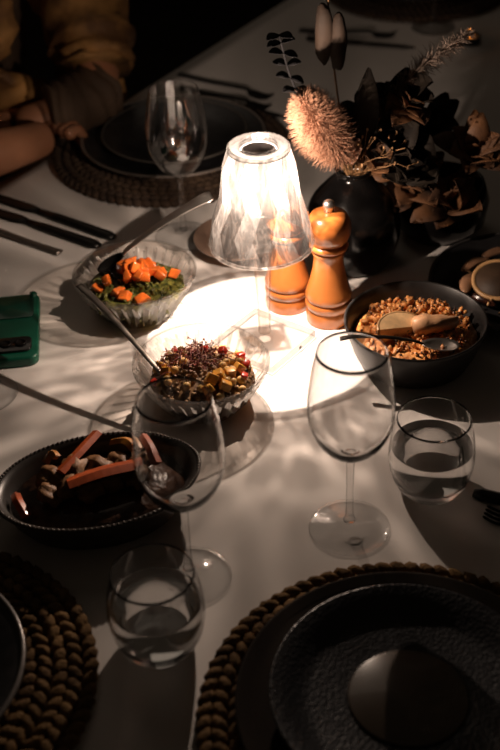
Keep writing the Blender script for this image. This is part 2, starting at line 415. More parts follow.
dup(g0, (-.066, .841, 0), 'empty wine glass in front of the oval dish with vegetable strips')
gf = dup(g0, (-.082, 1.488, 0), 'empty wine glass in front of the far left dark plate')
for ch in [o for o in bpy.data.objects if o.parent is gf and o.name.startswith('bowl')]:
    ch.data = ch.data.copy(); ch.data.materials[0] = THING; ch.cycles.is_caustics_caster = False
dup(g0, (-.309, 1.146, 0), 'wine glass cut off by the left edge, in front of the green phone')
dup(g0, (.366, 2.215, 0), 'blurred wine glass at the far end of the table, top right')

# ------------------------------------------------------------------ water glasses
def tumbler(label, loc, rz=0):
    t = thing('water_glass', label, 'water glass', loc, rz, 'stemless water glasses')
    outer = [(.0275, .0002), (.0325, .004), (.0395, .018), (.0432, .036), (.0435, .050), (.0412, .070), (.0366, .0905)]
    inner = [(.0358, .0908), (.0403, .070), (.0422, .050), (.0418, .036), (.0378, .019), (.0290, .0095), (0, .0085)]
    MB().lathe([(0, .0006), (.02, .0)] + smooth_prof(outer, 5) + smooth_prof(inner, 5), 72).build('tumbler', TUMB, t).cycles.is_caustics_caster = True
    w = smooth_prof([(0, .0090), (.0285, .0100), (.0372, .0194), (.0412, .0362), (.0416, .050), (.0411, .0560)], 5)
    men = [(.0406, .0556), (.0395, .0549), (.037, .0545), (.03, .0543), (0, .0543)]
    MB().lathe(w + men, 72).build('water', WATER, t).cycles.is_caustics_caster = True
    return t
w0 = tumbler('stemless glass half full of water right of the standing wine glass', (.180, .955, 0))
dup(w0, (-.092, .760, 0), 'stemless glass half full of water between the two woven placemats')

# ------------------------------------------------------------------ cut glass salad bowls
def salad_bowl(label, loc, rz=0):
    t = thing('salad_bowl', label, 'bowl', loc, rz, 'cut glass salad bowls')
    N = 34
    outer = [(.040, 0), (.0445, .003), (.0475, .007), (.0545, .016), (.0625, .028), (.0690, .039), (.0725, .0455), (.0745, .050), (.0765, .0560)]
    depth = [0, 0, .0016, .0040, .0046, .0044, .0034, .0016, 0]
    inner = [(.0758, .0580), (.0738, .0578), (.0712, .0480), (.0655, .0385), (.0590, .028), (.0500, .016), (.0420, .0085), (0, .0075)]
    n = len(outer)
    def rf(i, j, a):
        i -= 1
        return -depth[i] * [0, .45, 1, .45][j % 4] if 0 <= i < n else 0
    MB().lathe([(0, .001)] + outer + inner, N * 4, rf=rf).build('bowl', CUT, t, smooth=False)
    bo = [o for o in bpy.data.objects if o.parent is t][0]; bo.data.materials.append(CUT2)
    for p in bo.data.polygons:      # the bevelled side of every cut flute is frosted, painting its bright sliver of light
        c = p.center; q = int((math.atan2(c.y, c.x) % (2 * PI)) / (2 * PI) * N * 4) % 4
        if .009 < c.z < .049 and p.normal.x * c.x + p.normal.y * c.y > 0 and (q == 2 or (q == 3 and .016 < c.z < .043)): p.material_index = 1
    MB().lathe([(.0739, .0572), (.0764, .0572), (.0769, .0582), (.0762, .0592), (.0745, .0592)], 80).build('rim', clear('bowl_rim', [(0, .97), (.6, .9), (1, .55)], frost=.03, gz=.2), t)
    return t
B1 = Vector((-.137, 1.309, 0)); B2 = Vector((-.0535, 1.114, 0))
sb = salad_bowl('cut glass bowl of green salad topped with orange tomato', B1)
dup(sb, B2, 'cut glass bowl of grain salad with dark red sprouts on top', rz=.4)

def in_disc(r):
    while True:
        x, y = random.uniform(-r, r), random.uniform(-r, r)
        if x * x + y * y < r * r: return x, y
def rand_rot(): 
    from mathutils import Euler
    return Euler((random.uniform(0, 6), random.uniform(0, 6), random.uniform(0, 6)))
def leaf_bit(mb, c, l, w, rot):
    v = []; R = rot.to_matrix()
    for i in range(5):
        t = i / 4; ww = w * math.sin(PI * min(max(t, .06), .94)); z = .25 * l * math.sin(PI * t)
        v += [Vector(c) + R @ Vector((t * l - l / 2, -ww, z)), Vector(c) + R @ Vector((t * l - l / 2, ww, z + .1 * w)),
              Vector(c) + R @ Vector((t * l - l / 2, ww, z - .0006)), Vector(c) + R @ Vector((t * l - l / 2, -ww, z - .0007))]
    f = [(0, 1, 2, 3), (19, 18, 17, 16)]
    for i in range(4):
        for a, b in ((0, 1), (1, 2), (2, 3), (3, 0)): f.append((i * 4 + a, i * 4 + b, (i + 1) * 4 + b, (i + 1) * 4 + a))
    mb.add(v, f)
def chunk(name, mat, label, cat, group, loc, d, jit=.18, bev=.0012):
    v = [(i * d[0] / 2 * random.uniform(1 - jit, 1 + jit), j * d[1] / 2 * random.uniform(1 - jit, 1 + jit), k * d[2] / 2 * random.uniform(1 - jit, 1 + jit)) for i in (-1, 1) for j in (-1, 1) for k in (-1, 1)]
    f = [(0, 1, 3, 2), (4, 6, 7, 5), (0, 4, 5, 1), (2, 3, 7, 6), (0, 2, 6, 4), (1, 5, 7, 3)]
    o = MB().add(v, f).build(name, mat, bevel=bev); o.location = loc; o.rotation_euler = rand_rot(); return tag(o, label, cat, group)
# green salad
hb = MB()
for _ in range(750):
    x, y = in_disc(.060); r = math.hypot(x, y); h = .036 + .016 * (1 - (r / .060) ** 2)
    leaf_bit(hb, (x, y, random.uniform(h - .012, h)), random.uniform(.006, .014), random.uniform(.0015, .0035), rand_rot())
hb.lathe([(0, .0095), (.040, .0105), (.052, .024), (.0600, .036), (.045, .041), (.02, .045), (0, .046)], 32, rf=lambda i, j, a: .0008 * math.sin(9 * a + i))
o = hb.build('chopped_greens', HERB); o.location = B1; tag(o, 'finely chopped dark green salad filling the rear glass bowl', 'salad', kind='stuff')
for i in range(23):
    if i < 18: x, y = random.gauss(-.0, .014), random.gauss(.004, .011); z = .056 + .012 * max(0, 1 - math.hypot(x, y) / .025) * random.random() ** .4
    else: x, y = [(-.045, -.015), (-.012, -.036), (.012, -.042), (.048, .012), (-.02, -.028)][i - 18]; z = .045
    chunk('tomato_piece', TOMATO, 'glossy orange tomato piece on the green salad', 'tomato', 'orange tomato pieces on the green salad', B1 + Vector((x, y, z)), [random.uniform(.009, .0155) for _ in range(3)], jit=.38, bev=.0022)
# grain salad
gb = MB()
gb.lathe([(0, .0095), (.040, .0105), (.052, .024), (.0590, .034), (.045, .042), (.02, .049), (0, .051)], 32, rf=lambda i, j, a: .0008 * math.sin(9 * a + i))
for _ in range(520):
    x, y = in_disc(.058); r = math.hypot(x, y); h = .034 + .021 * (1 - (r / .058) ** 2)
    gb.blob((x, y, random.uniform(h - .004, h + .002)), (random.uniform(.0018, .003),) * 3, 6, 4)
o = gb.build('lentils_and_grain', GRAIN); o.location = B2; tag(o, 'brown lentils and grains filling the front glass bowl', 'grain salad', kind='stuff')
for i in range(34):
    while True:
        x, y = in_disc(.056)
        if not (abs(x + .0) < .018 and y > -.012): break
    h = .036 + .021 * (1 - (math.hypot(x, y) / .058) ** 2)
    o = MB().blob((0, 0, 0), (.0048, .0044, .0046), 10, 7, .08).build('chickpea', PEA); o.location = B2 + Vector((x, y, h + .002))
    tag(o, 'small tan chickpea in the grain salad', 'chickpea', 'chickpeas in the grain salad')
for x, y in ((.020, -.024), (.032, -.018), (.026, -.036), (.012, -.030), (.042, -.005), (-.04, -.008), (-.046, .006), (.008, -.042)):
    h = .038 + .019 * (1 - (math.hypot(x, y) / .058) ** 2)
    chunk('squash_cube', SALMON, 'yellow orange squash cube in the grain salad', 'squash', 'squash cubes in the grain salad', B2 + Vector((x, y, h + .004)), [random.uniform(.009, .012) for _ in range(3)])
for x, y in ((.024, .020), (.050, .006), (.047, -.018), (.044, .020), (-.052, -.018), (-.03, .03), (.004, .02)):
    h = .038 + .020 * (1 - (math.hypot(x, y) / .058) ** 2)
    chunk('red_pepper_cube', REDP, 'diced bright red pepper piece in the grain salad', 'red pepper', 'red pepper dice in the grain salad', B2 + Vector((x, y, h + .004)), [random.uniform(.0065, .009) for _ in range(3)])
for mat, n, nm, lb in ((SPROUT, 150, 'dark_sprouts', 'tangle of dark red sprouts heaped on the grain salad'), (SPROUT2, 46, 'pale_sprouts', 'pale pink sprout threads among the dark red sprouts')):
    sp = MB()
    for _ in range(n):
        x, y = random.gauss(-.004, .014), random.gauss(.012, .011); z = .055 + .012 * max(0, 1 - math.hypot(x + .004, y - .012) / .03) * random.random()
        a = random.uniform(0, 2 * PI); p = Vector((x, y, z)); d = Vector((math.cos(a), math.sin(a), random.uniform(-.2, .9))).normalized(); pts = [p]
        for _k in range(4):
            d = (d + Vector((random.uniform(-.6, .6), random.uniform(-.6, .6), random.uniform(-.7, .3)))).normalized(); p = p + d * .0035; pts.append(p)
        sp.tube(pts, .00055, 4)
        if random.random() < .6: sp.blob(pts[-1], (.0016, .0011, .0007), 6, 4, rot=rand_rot())
    o = sp.build(nm, mat); o.location = B2; tag(o, lb, 'sprouts', kind='stuff')

# ------------------------------------------------------------------ cutlery
def path_pts(ctrl, n=10):
    pts = [Vector(c) for c in ctrl]; out = []
    for i in range(len(pts) - 1):
        p0, p1, p2, p3 = pts[max(i - 1, 0)], pts[i], pts[i + 1], pts[min(i + 2, len(pts) - 1)]
        for k in range(n):
            t = k / n; out.append(.5 * (2 * p1 + (p2 - p0) * t + (2 * p0 - 5 * p1 + 4 * p2 - p3) * t * t + (3 * p1 - p0 - 3 * p2 + p3) * t ** 3))
    out.append(pts[-1]); return out
def spoon(label, mat, head, end, group=None, L=None, hw=.019, hl=.028, w=(.0028, .0062), lift=.0, cat='spoon', head_mat=None, handle_label=None):
    """spoon whose head centre is at head and whose handle ends at end"""
    head, end = Vector(head), Vector(end); d = end - head; L = d.length; t = thing('serving_spoon', label, cat, head, 0, group)
    zx = d.normalized(); side = zx.cross(Vector((0, 0, 1))).normalized(); up = side.cross(zx).normalized()
    M = Matrix((zx, side, up)).transposed().to_4x4(); t.matrix_world = Matrix.Translation(head) @ M
    pts = path_pts([(hl * .9, 0, -.001), (hl * 1.5, 0, .003), (L * .55, 0, .006 + lift), (L * .85, 0, .004 + lift), (L, 0, 0)], 6); n = len(pts)
    rad = [(w[0] + (w[1] - w[0]) * max(0, (i / (n - 1)) ** 1.3) * (1 if i < n - 2 else .75), .0013) for i in range(n)]
    MB().tube(pts, rad, 10).build('handle', mat, t)
    v, f = [], []; A, Bn = 20, 6
    for lay, off in ((0, 0), (1, -.0011)):
        for i in range(Bn + 1):
            q = i / Bn
            for j in range(A):
                a = 2 * PI * j / A; wx = hl * q * math.cos(a); wy = hw * q * math.sin(a) * (1 - .12 * math.cos(a))
                v.append((wx, wy, -.007 * (1 - q * q) + off))
    k = (Bn + 1) * A
    for lay in (0, 1):
        for i in range(Bn):
            for j in range(A): f.append((lay * k + i * A + j, lay * k + i * A + (j + 1) % A, lay * k + (i + 1) * A + (j + 1) % A, lay * k + (i + 1) * A + j))
    for j in range(A): f.append((Bn * A + j, Bn * A + (j + 1) % A, k + Bn * A + (j + 1) % A, k + Bn * A + j))
    MB().add(v, f).build('spoon_bowl', head_mat or mat, t)
    return t
spoon('steel serving spoon resting in the green salad, handle pointing at the lamp', STEEL, (-.168, 1.335, .057), (-.038, 1.371, .125), hw=.013, hl=.020, w=(.0032, .0150), head_mat=BLKMET)
spoon('dark steel serving spoon stuck in the grain salad, handle over the rear bowl', BRUSH, (-.086, 1.090, .041), (-.194, 1.228, .092), hw=.012, hl=.016, w=(.0026, .0055))

def fork(label, loc, rz, mat, L=.2, group=None):
    t = thing('fork', label, 'fork', loc, rz, group)
    pts = path_pts([(-L / 2, 0, .003), (-L * .2, 0, .004), (L * .2, 0, .009), (L * .27, 0, .007)], 6); n = len(pts)
    MB().tube(pts, [(.0075 - .004 * (i / (n - 1)) ** .7, .0024) for i in range(n)], 8).build('handle', mat, t)
    h = MB(); h.tube(path_pts([(L * .26, 0, .0072), (L * .31, 0, .004), (L * .36, 0, .003)], 4), [(.004 + .008 * min(1, i / 4), .0012) for i in range(9)], 8)
    for q in (-.009, -.003, .003, .009): h.tube(path_pts([(L * .355, q, .003), (L * .43, q, .003), (L * .5, q * .9, .007)], 4), [.0016] * 8 + [.0007], 6)
    h.build('tines', mat, t); return t
def knife(label, loc, rz, mat, L=.22, group=None, w=.0075):
    t = thing('knife', label, 'knife', loc, rz, group)
    MB().tube([(-L / 2, 0, .0045), (-L * .46, 0, .0045), (-L * .1, 0, .0045), (L * .02, 0, .0045)], [(w * .6, .003), (w, .0042), (w * .85, .004), (w * .6, .003)], 10).build('handle', mat, t)
    MB().tube([(0, 0, .0045), (L * .1, 0, .004), (L * .4, .001, .003), (L * .5, .004, .002)], [(w * .5, .002), (w * 1.1, .0012), (w * 1.0, .001), (.0008, .0006)], 8).build('blade', mat, t)
    return t
def place_line(fn, label, a, b, mat, **k):
    a, b = Vector((*a, 0)), Vector((*b, 0)); d = b - a; c = (a + b) / 2
    return fn(label, (c.x, c.y, 0), math.atan2(d.y, d.x), mat, L=d.length, **k)
place_line(knife, 'black knife, upper of the pair pointing at the rear salad bowl', (-.178, 1.488), (-.392, 1.648), BLKMET, w=.0095)
place_line(knife, 'black knife, lower of the pair pointing at the rear salad bowl', (-.197, 1.466), (-.40, 1.612), BLKMET, w=.0095)
place_line(fork, 'slim grey fork lying below the two black knives', (-.250, 1.456), (-.40, 1.555), BRUSH)
place_line(fork, 'dark fork farthest behind the far left plate', (-.10, 2.045), (.055, 1.925), BLKMET)
place_line(fork, 'dark fork in the middle behind the far left plate', (-.095, 1.988), (.050, 1.885), BLKMET)
place_line(knife, 'dark knife nearest behind the far left plate', (-.085, 1.950), (.075, 1.85), BLKMET)
place_line(knife, 'dark knife at right edge, beside the water glass', (.222, .938), (.40, .862), BLKMET, w=.009)
place_line(fork, 'dark fork at right edge, below the knife by the water glass', (.385, .835), (.228, .908), BLKMET)
place_line(fork, 'dark fork near the far wine glass, upper one', (.12, 2.225), (.29, 2.175), BLKMET)
place_line(knife, 'dark knife near the far wine glass, lower one', (.13, 2.18), (.32, 2.115), BLKMET)

# ------------------------------------------------------------------ black pan with shredded meat
PC = Vector((.1935, 1.182, 0))
pt = thing('black_pan', 'round black stoneware bowl of shredded meat with lemon, right of the mills', 'bowl', PC)
MB().lathe([(0, 0), (.058, 0), (.064, .003), (.072, .020), (.079, .040), (.0825, .052), (.0828, .0545), (.0815, .0560), (.0795, .0545), (.0765, .042), (.069, .022), (.060, .008), (0, .007)], 72).build('bowl', PANM, pt)
mt = MB()
mt.lathe([(0, .0085), (.058, .0095), (.067, .024), (.0715, .034), (.055, .040), (.02, .044), (0, .044)], 40, rf=lambda i, j, a: .001 * math.sin(11 * a + i))
for _ in range(330):
    x, y = in_disc(.066); r = math.hypot(x, y); h = .034 + .012 * (1 - (r / .066) ** 2) + (.006 if y > .01 else 0)
    mt.blob((x, y, random.uniform(h - .003, h + .003)), (random.uniform(.003, .009), random.uniform(.002, .004), random.uniform(.002, .0035)), 7, 5, .3, rand_rot())
o = mt.build('shredded_meat', MEAT); o.location = PC; tag(o, 'golden shredded meat and rice filling the black bowl', 'food', kind='stuff')
ch = MB()
for _ in range(120):
    x, y = in_disc(.062); h = .040 + .012 * (1 - (math.hypot(x, y) / .066) ** 2) + (.006 if y > .01 else 0)
    ch.blob((x, y, h), (.0022, .0013, .0008), 5, 4, .3, rand_rot())
o = ch.build('chilli_flakes', CHAR); o.location = PC; tag(o, 'burnt dark crumbs scattered over the shredded meat', 'crumbs', kind='stuff')
def wedge(label, loc, rot, r=.026, group=None, name='lemon_wedge', span=PI * .62):
    t = thing(name, label, 'lemon', loc, 0, group, rot)
    def lune(r0, r1, x0, x1):
        v, f = [], []; n = 14; k = 6
        for i in range(n + 1):
            th = PI * i / n; 
            for j in range(k + 1):
                ph = -span / 2 + span * j / k
                for rr in (r0, r1): v.append((rr * 1.25 * math.cos(th), rr * math.sin(th) * math.sin(ph), rr * math.sin(th) * math.cos(ph)))
        def I(i, j, q): return (i * (k + 1) + j) * 2 + q
        for i in range(n):
            for j in range(k):
                for q in (0, 1): f.append((I(i, j, q), I(i, j + 1, q), I(i + 1, j + 1, q), I(i + 1, j, q)))
            for j in (0, k): f.append((I(i, j, 0), I(i, j, 1), I(i + 1, j, 1), I(i + 1, j, 0)))
        return MB().add(v, f)
    lune(.0002, r * .9, 0, 0).build('flesh', LEMON, t, smooth=False)
    lune(r * .905, r, 0, 0).build('rind', LEMONR, t)
    return t
wedge('pale lemon wedge lying on the meat in the black bowl', PC + Vector((-.018, -.020, .058)), (math.radians(-126), math.radians(6), math.radians(14)), .024)
mp = MB()
mp.tube(path_pts([(-.004, -.012, .052), (.012, -.013, .056), (.032, -.008, .054), (.048, -.001, .050)], 5), [.009, .0105, .0115, .012, .0125, .012, .0115, .011, .0105, .010, .0095, .009, .008, .007, .006, .0045], 12)
for i, p in enumerate(mp.v): mp.v[i] = tuple(Vector(p) + Vector((0, 0, 1)) * .004 * noise.noise(Vector(p) * 90))
o = mp.build('meat_piece', pbr('pale_meat', (.80, .45, .24), .4, var=.3, scale=60, coat=.3, sss=.1)); o.location = PC; tag(o, 'smooth pale piece of meat right of the lemon wedge', 'meat')
spoon('black handled spoon lying across the near rim of the black bowl', BLKMET, PC + Vector((.022, -.047, .052)), PC + Vector((-.092, -.050, .066)), hw=.012, hl=.022, w=(.0022, .0042), head_mat=STEEL)

# ------------------------------------------------------------------ oval dish
OC = Vector((-.157, .938, 0)); orz = math.radians(12)
od = thing('oval_dish', 'dark oval serving dish of vegetables, front left of the table', 'dish', OC, orz)
OX, OY = .105, .072
def oval(prof, seg=80): 
    b = MB().lathe(prof, seg, closed=True); 
    b.v = [(x, y * OY / OX, z) for x, y, z in b.v]; return b
oval([(0, 0), (.072, 0), (.080, .003), (.090, .018), (.097, .034), (.1045, .0415), (.106, .0435), (.1045, .0450), (.099, .0440), (.0935, .0375), (.086, .022), (.076, .008), (0, .0065)]).build('dish', DISH, od)
rb = MB()
for i in range(120):
    a = 2 * PI * i / 120; rb.blob((.1030 * math.cos(a), .1030 * OY / OX * math.sin(a), .0450), (.0019, .0019, .0012), 6, 4)
rb.build('beaded_rim', pbr('beading', (.09, .075, .065), .3, .3), od)
Mo = Matrix.Translation(OC) @ Matrix.Rotation(orz, 4, 'Z')
def put(o): o.matrix_basis = Mo @ o.matrix_basis; return o
sauce = oval([(0, .0075), (.076, .0085), (.086, .022), (.088, .028), (.05, .031), (0, .032)]).build('dark_stew', pbr('stew', (.10, .042, .02), .35, col2=(.03, .012, .007), scale=70, bump=1, bscale=110, coat=.3)); put(sauce); tag(sauce, 'dark stew filling the oval dish', 'food', kind='stuff')
random.seed(12)
for i, (x, y, r) in enumerate([(-.045, .018, .017), (-.022, .022, .019), (.002, .020, .018), (.024, .016, .019), (.046, .018, .015), (-.050, -.004, .014), (-.03, .002, .016), (.012, .000, .017), (.04, -.004, .015), (-.01, -.01, .015)]):
    o = MB().blob((0, 0, 0), (r, r * .8, r * .62), 14, 9, .25).build('potato_piece', PALE); o.location = (x, y, .036 + r * .3); o.rotation_euler = (random.uniform(-.4, .4), random.uniform(-.4, .4), random.uniform(0, 3)); put(o)
    tag(o, 'rough pale potato lump in the oval dish', 'potato', 'potato lumps in the oval dish')
def strip(label, mat, ctrl, w=.0055, th=.003, name='carrot_strip', cat='carrot', group='vegetable strips in the oval dish'):
    n = len(path_pts(ctrl, 5)); o = MB().tube(path_pts(ctrl, 5), [(w, th)] * n, 4).build(name, mat, smooth=False, bevel=.0006); put(o); return tag(o, label, cat, group)
strip('long red carrot strip leaning on the far rim of the oval dish', CARROT, [(-.035, .012, .052), (-.012, .034, .056), (.010, .058, .058)], .0062)
strip('upright red carrot strip at the right end of the oval dish', CARROT, [(.050, .040, .057), (.056, .018, .058), (.060, -.006, .052)], .0062)
strip('dull red carrot strip at the left end of the oval dish', CARROT, [(-.082, .010, .036), (-.080, -.008, .041), (-.074, -.026, .036)], .0055)
strip('wide red carrot strip across the middle of the oval dish', CARROT, [(-.03, -.006, .051), (.005, -.002, .055), (.045, .004, .052)], .009)
strip('yellow pepper strip left of the carrot in the oval dish', YELP, [(-.048, .040, .044), (-.040, .045, .052), (-.036, .036, .052)], .005, name='pepper_strip', cat='pepper')
strip('curved yellow pepper strip at the far right of the oval dish', YELP, [(.022, .048, .050), (.036, .036, .058), (.044, .020, .056)], .006, name='pepper_strip', cat='pepper')

# ------------------------------------------------------------------ woven placemats and plates
def placemat(label, loc, rz=0, mat=SEAGR, R=.18, r0=.05):
    t = MB()
    r = R - .008; ring = 0
    while r > r0:
        n = int(2 * PI * r / .0135)
        for i in range(n):
            a = 2 * PI * (i + .5 * (ring % 2)) / n
            from mathutils import Euler
            for sgn in (1,):
                t.blob((r * math.cos(a), r * math.sin(a), .0068), (.0062, .0105, .0064), 8, 6, .12, Euler((0, 0, a + (.55 if ring % 2 else -.55) * sgn)))
        r -= .0135; ring += 1
    t.lathe([(0, .0005), (R - .012, .0005), (R - .012, .004), (0, .004)], 48)
    o = t.build('woven_placemat', mat); o.location = loc; o.rotation_euler = (0, 0, rz); return tag(o, label, 'placemat', 'round woven placemats')
placemat('round braided straw placemat under the dark plate, front right', (.120, .662, 0))
placemat('round braided straw placemat cut off by the left edge, front left', (-.323, .716, 0))
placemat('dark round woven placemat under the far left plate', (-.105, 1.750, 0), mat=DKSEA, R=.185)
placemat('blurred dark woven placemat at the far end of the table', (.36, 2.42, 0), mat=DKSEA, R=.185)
def plate(label, loc, R, mat, h=.02, well=.6, rim_mat=None, group=None, z0=0, name='dinner_plate', ring=None):
    t = thing(name, label, 'plate', (loc[0], loc[1], loc[2]), 0, group)
    w = R * well
    MB().lathe([(0, 0), (w * .9, 0), (w * .95, .0025), (w * 1.05, h * .45), (R * .985, h * .86), (R, h * .95), (R * .995, h), (R * .98, h * .99), (w * 1.08, h * .62), (w * 1.0, .0075), (w * .9, .005), (0, .0045)], 80).build('plate', mat, t)
    if ring: MB().lathe([(R * .975, h * .985), (R * .992, h * .99), (R * 1.003, h * .96), (R * 1.005, h * .90), (R * 1.012, h * .93), (R * 1.008, h * 1.05), (R * .99, h * 1.09), (R * .974, h * 1.04)], 80).build('rim', ring, t)
    return t
# front right: wide grey-brown charger, hammered dark plate on it, shiny dish in the middle
MZ = .0135
plate('wide grey brown charger plate on the front right placemat', (.120, .668, MZ), .145, PLATE2, .012, .86)
def hammered():
    M, t, b, o = nt('hammered_black'); b.inputs['Base Color'].default_value = (.022, .023, .027, 1); b.inputs['Roughness'].default_value = .33
    tc = t.nodes.new('ShaderNodeTexCoord'); v = t.nodes.new('ShaderNodeTexVoronoi'); v.inputs['Scale'].default_value = 300
    t.links.new(tc.outputs['Object'], v.inputs['Vector']); bp = t.nodes.new('ShaderNodeBump'); bp.inputs['Strength'].default_value = .5; bp.inputs['Distance'].default_value = .001
    t.links.new(v.outputs['Distance'], bp.inputs['Height']); t.links.new(bp.outputs[0], b.inputs['Normal']); return M
hp = plate('black hammered plate stacked on the grey brown charger', (.120, .668, MZ + .006), .116, hammered(), .020, .78)
MB().lathe([(0, .0048), (.049, .0048), (.0505, .0062), (.049, .0070), (0, .0064)], 64).build('centre_disc', pbr('glazed_centre', (.11, .085, .065), .25, var=.2, scale=20, coat=.4), hp).__setitem__('label', 'smooth shiny brown centre of the plate')
plate('black plate cut off by the left edge on the front left placemat', (-.330, .716, MZ), .124, PLATE, .018, .7, ring=pbr('grey_ring', (.22, .2, .19), .3, .4))
plate('large dark plate on the far left placemat, in front of the seated person', (-.102, 1.757, MZ), .142, PLATE, .014, .82, ring=pbr('grey_ring2', (.20, .17, .15), .4, .2))
plate('smaller dark plate stacked on the far left dinner plate', (-.100, 1.760, MZ + .0055), .112, PLATE, .014, .72, ring=pbr('grey_ring3', (.10, .09, .08), .4, .2))
plate('blurred dark plate on the placemat at the far end', (.36, 2.42, MZ), .135, PLATE, .014, .8)
plate('small brown dish half hidden behind the lamp shade', (-.006, 1.448, 0), .062, pbr('brown_dish', (.23, .15, .11), .4, var=.2), .022, .6, name='side_dish')

# right plate behind the pan with lemon slices
RP = Vector((.345, 1.300, 0))
plate('large dark plate of food and lemon slices at the right edge', RP, .116, PLATE, .026, .72, ring=pbr('grey_ring4', (.09, .085, .085), .3, .3))
def lemon_slice(label, loc, rot, r=.030, mat=DARKFOOD):
    t = thing('lemon_slice', label, 'lemon', loc, 0, 'lemon slices on the right plate', rot)
    MB().lathe([(r * .86, 0), (r, 0), (r, .004), (r * .86, .004)], 40).build('rind', LEMONR, t)
    MB().lathe([(0, .0005), (r * .855, .0005), (r * .855, .0036), (0, .0036)], 40).build('flesh', pbr('dark_flesh', (.07, .04, .022), .6, var=.3, scale=90), t)
lemon_slice('large lemon slice leaning in the middle of the right plate', RP + Vector((-.032, -.006, .030)), (math.radians(12), math.radians(-10), .3), .034)
lemon_slice('lemon slice overlapping at the lower right of the right plate', RP + Vector((.010, -.055, .032)), (math.radians(18), math.radians(14), .9), .028)
fb = MB(); random.seed(5)
for _ in range(70):
    x, y = in_disc(.072); fb.blob((x, y, .014 + random.random() * .006), (random.uniform(.006, .018), random.uniform(.004, .008), .005), 8, 6, .3, Matrix.Rotation(random.uniform(0, 6), 3, 'Z').to_euler())
o = fb.build('cooked_food', DARKFOOD); o.location = RP; tag(o, 'dark glossy cooked pieces under the lemon slices', 'food', kind='stuff')
for i in range(16):
    a = random.uniform(2.6, 5.2); r = random.uniform(.05, .085)
    o = MB().blob((0, 0, 0), (.0028, .0018, .0014), 6, 5, .2).build('sesame_seed', LEMONR); o.location = RP + Vector((r * math.cos(a), r * math.sin(a), .024)); o.rotation_euler = rand_rot()
    tag(o, 'tiny pale seed scattered on the right plate', 'seed', 'pale seeds on the right plate')
for i, (x, y, rz) in enumerate([(-.052, .042, .6), (-.018, .066, .2), (-.068, .0, 1.2)]):
    o = MB().tube(path_pts([(-.022, 0, 0), (0, .004, .004), (.022, 0, 0)], 5), [(.004 + .004 * math.sin(PI * k / 10), .003) for k in range(11)], 8).build('onion_piece', pbr('onion', (.34, .18, .10), .4, var=.3)); o.location = RP + Vector((x, y, .024)); o.rotation_euler = (0, 0, rz)
    tag(o, 'brown roasted onion sliver on the right plate', 'onion', 'onion slivers on the right plate')

# ------------------------------------------------------------------ green phone
ph = thing('phone', 'phone in a dark green case lying face down at the left edge', 'phone', (-.2960, 1.266, 0), math.radians(5.5))
def rbox(w, l, h, r, z=0, seg=6):
    pts = []
    for cx, cy, a0 in ((w / 2 - r, l / 2 - r, 0), (-w / 2 + r, l / 2 - r, 90), (-w / 2 + r, -l / 2 + r, 180), (w / 2 - r, -l / 2 + r, 270)):
        for k in range(seg + 1):
            a = math.radians(a0 + 90 * k / seg); pts.append((cx + r * math.cos(a), cy + r * math.sin(a)))
    n = len(pts); v = [(x, y, z) for x, y in pts] + [(x, y, z + h) for x, y in pts]
    return MB().add(v, [tuple(range(n))[::-1], tuple(range(n, 2 * n))] + [(i, (i + 1) % n, n + (i + 1) % n, n + i) for i in range(n)])
rbox(.079, .142, .0135, .011).build('case', GREEN, ph, bevel=.003, smooth=True)
rbox(.066, .050, .0012, .006, .0136).build('upper_panel', GREEND, ph, bevel=.0004, loc=(0, .040, 0))
cm = rbox(.062, .030, .003, .008, .0136).build('camera_module', CAMBLK, ph, bevel=.001, loc=(.001, -.044, 0))
for x in (-.018, .0, .018):
    MB().lathe([(0, .0166), (.0062, .0166), (.0068, .0185), (.0055, .0188), (.005, .0178), (0, .0176)], 24).build('camera_lens', BLKMET, cm, loc=(x, 0, 0))
MB().tube([(.031, .060, .010), (.032, .066, .0155), (.032, .070, .012)], [.004, .0050, .003], 12).build('case_lip', GREEN, ph)

# ------------------------------------------------------------------ vase and dried flowers
VB = Vector((.142, 1.410, 0))
vs = thing('vase', 'dark glossy vase behind the front wooden mill', 'vase', VB)
MB().lathe(smooth_prof([(0, 0), (.042, 0), (.054, .012), (.062, .045), (.056, .085), (.036, .112), (.023, .126), (.025, .135)], 4) + smooth_prof([(.0225, .135), (.020, .126), (.032, .111), (.052, .085), (.058, .045), (.050, .014), (0, .008)], 4), 56).build('body', BLACK, vs)
MB().lathe([(.0225, .118), (.0245, .118), (.0245, .123), (.0225, .123)], 32).build('band', STEEL, vs)
NECK = VB + Vector((0, 0, .13))
def plume(label, pts, wid, mat, n=1500, ln=.03, seed=1, fall=.6, cat='pampas grass', smat=STEMM, rr=.00028):
    random.seed(seed); t = thing('pampas_plume', label, cat, pts[0], 0, 'dried plumes in the vase')
    P = path_pts([Vector(p) - Vector(pts[0]) for p in pts], 10); m = len(P)
    MB().tube(P, [.0018 * (1 - .6 * i / m) for i in range(m)], 6).build('stem', smat, t)
    h = MB()
    for _ in range(n):
        u = random.random() ** .9; i = .34 + .66 * u; k = min(int(i * (m - 1)), m - 2); c = P[k].lerp(P[k + 1], i * (m - 1) - k); ax = (P[k + 1] - P[k]).normalized()
        a = random.uniform(0, 2 * PI); sd = ax.orthogonal().normalized(); sd.rotate(Matrix.Rotation(a, 3, ax).to_quaternion())
        prof = wid * (math.sin(PI * min(1, (.12 + u * .86))) ** .6)
        l = prof * random.uniform(.45, 1.1); d = (sd * 1.0 + ax * random.uniform(.2, 1.0)).normalized(); pp = [c]; q = c
        for s_ in range(4):
            q = q + d * l / 4; d = (d + Vector((random.uniform(-.22, .22), random.uniform(-.22, .22), random.uniform(-.25, .12)))).normalized(); pp.append(q)
        h.tube(pp, [rr * 1.5, rr * 1.8, rr * 1.6, rr * 1.2, rr * .4], 3)
    h.build('plume', mat, t).__setitem__('kind', 'stuff'); return t
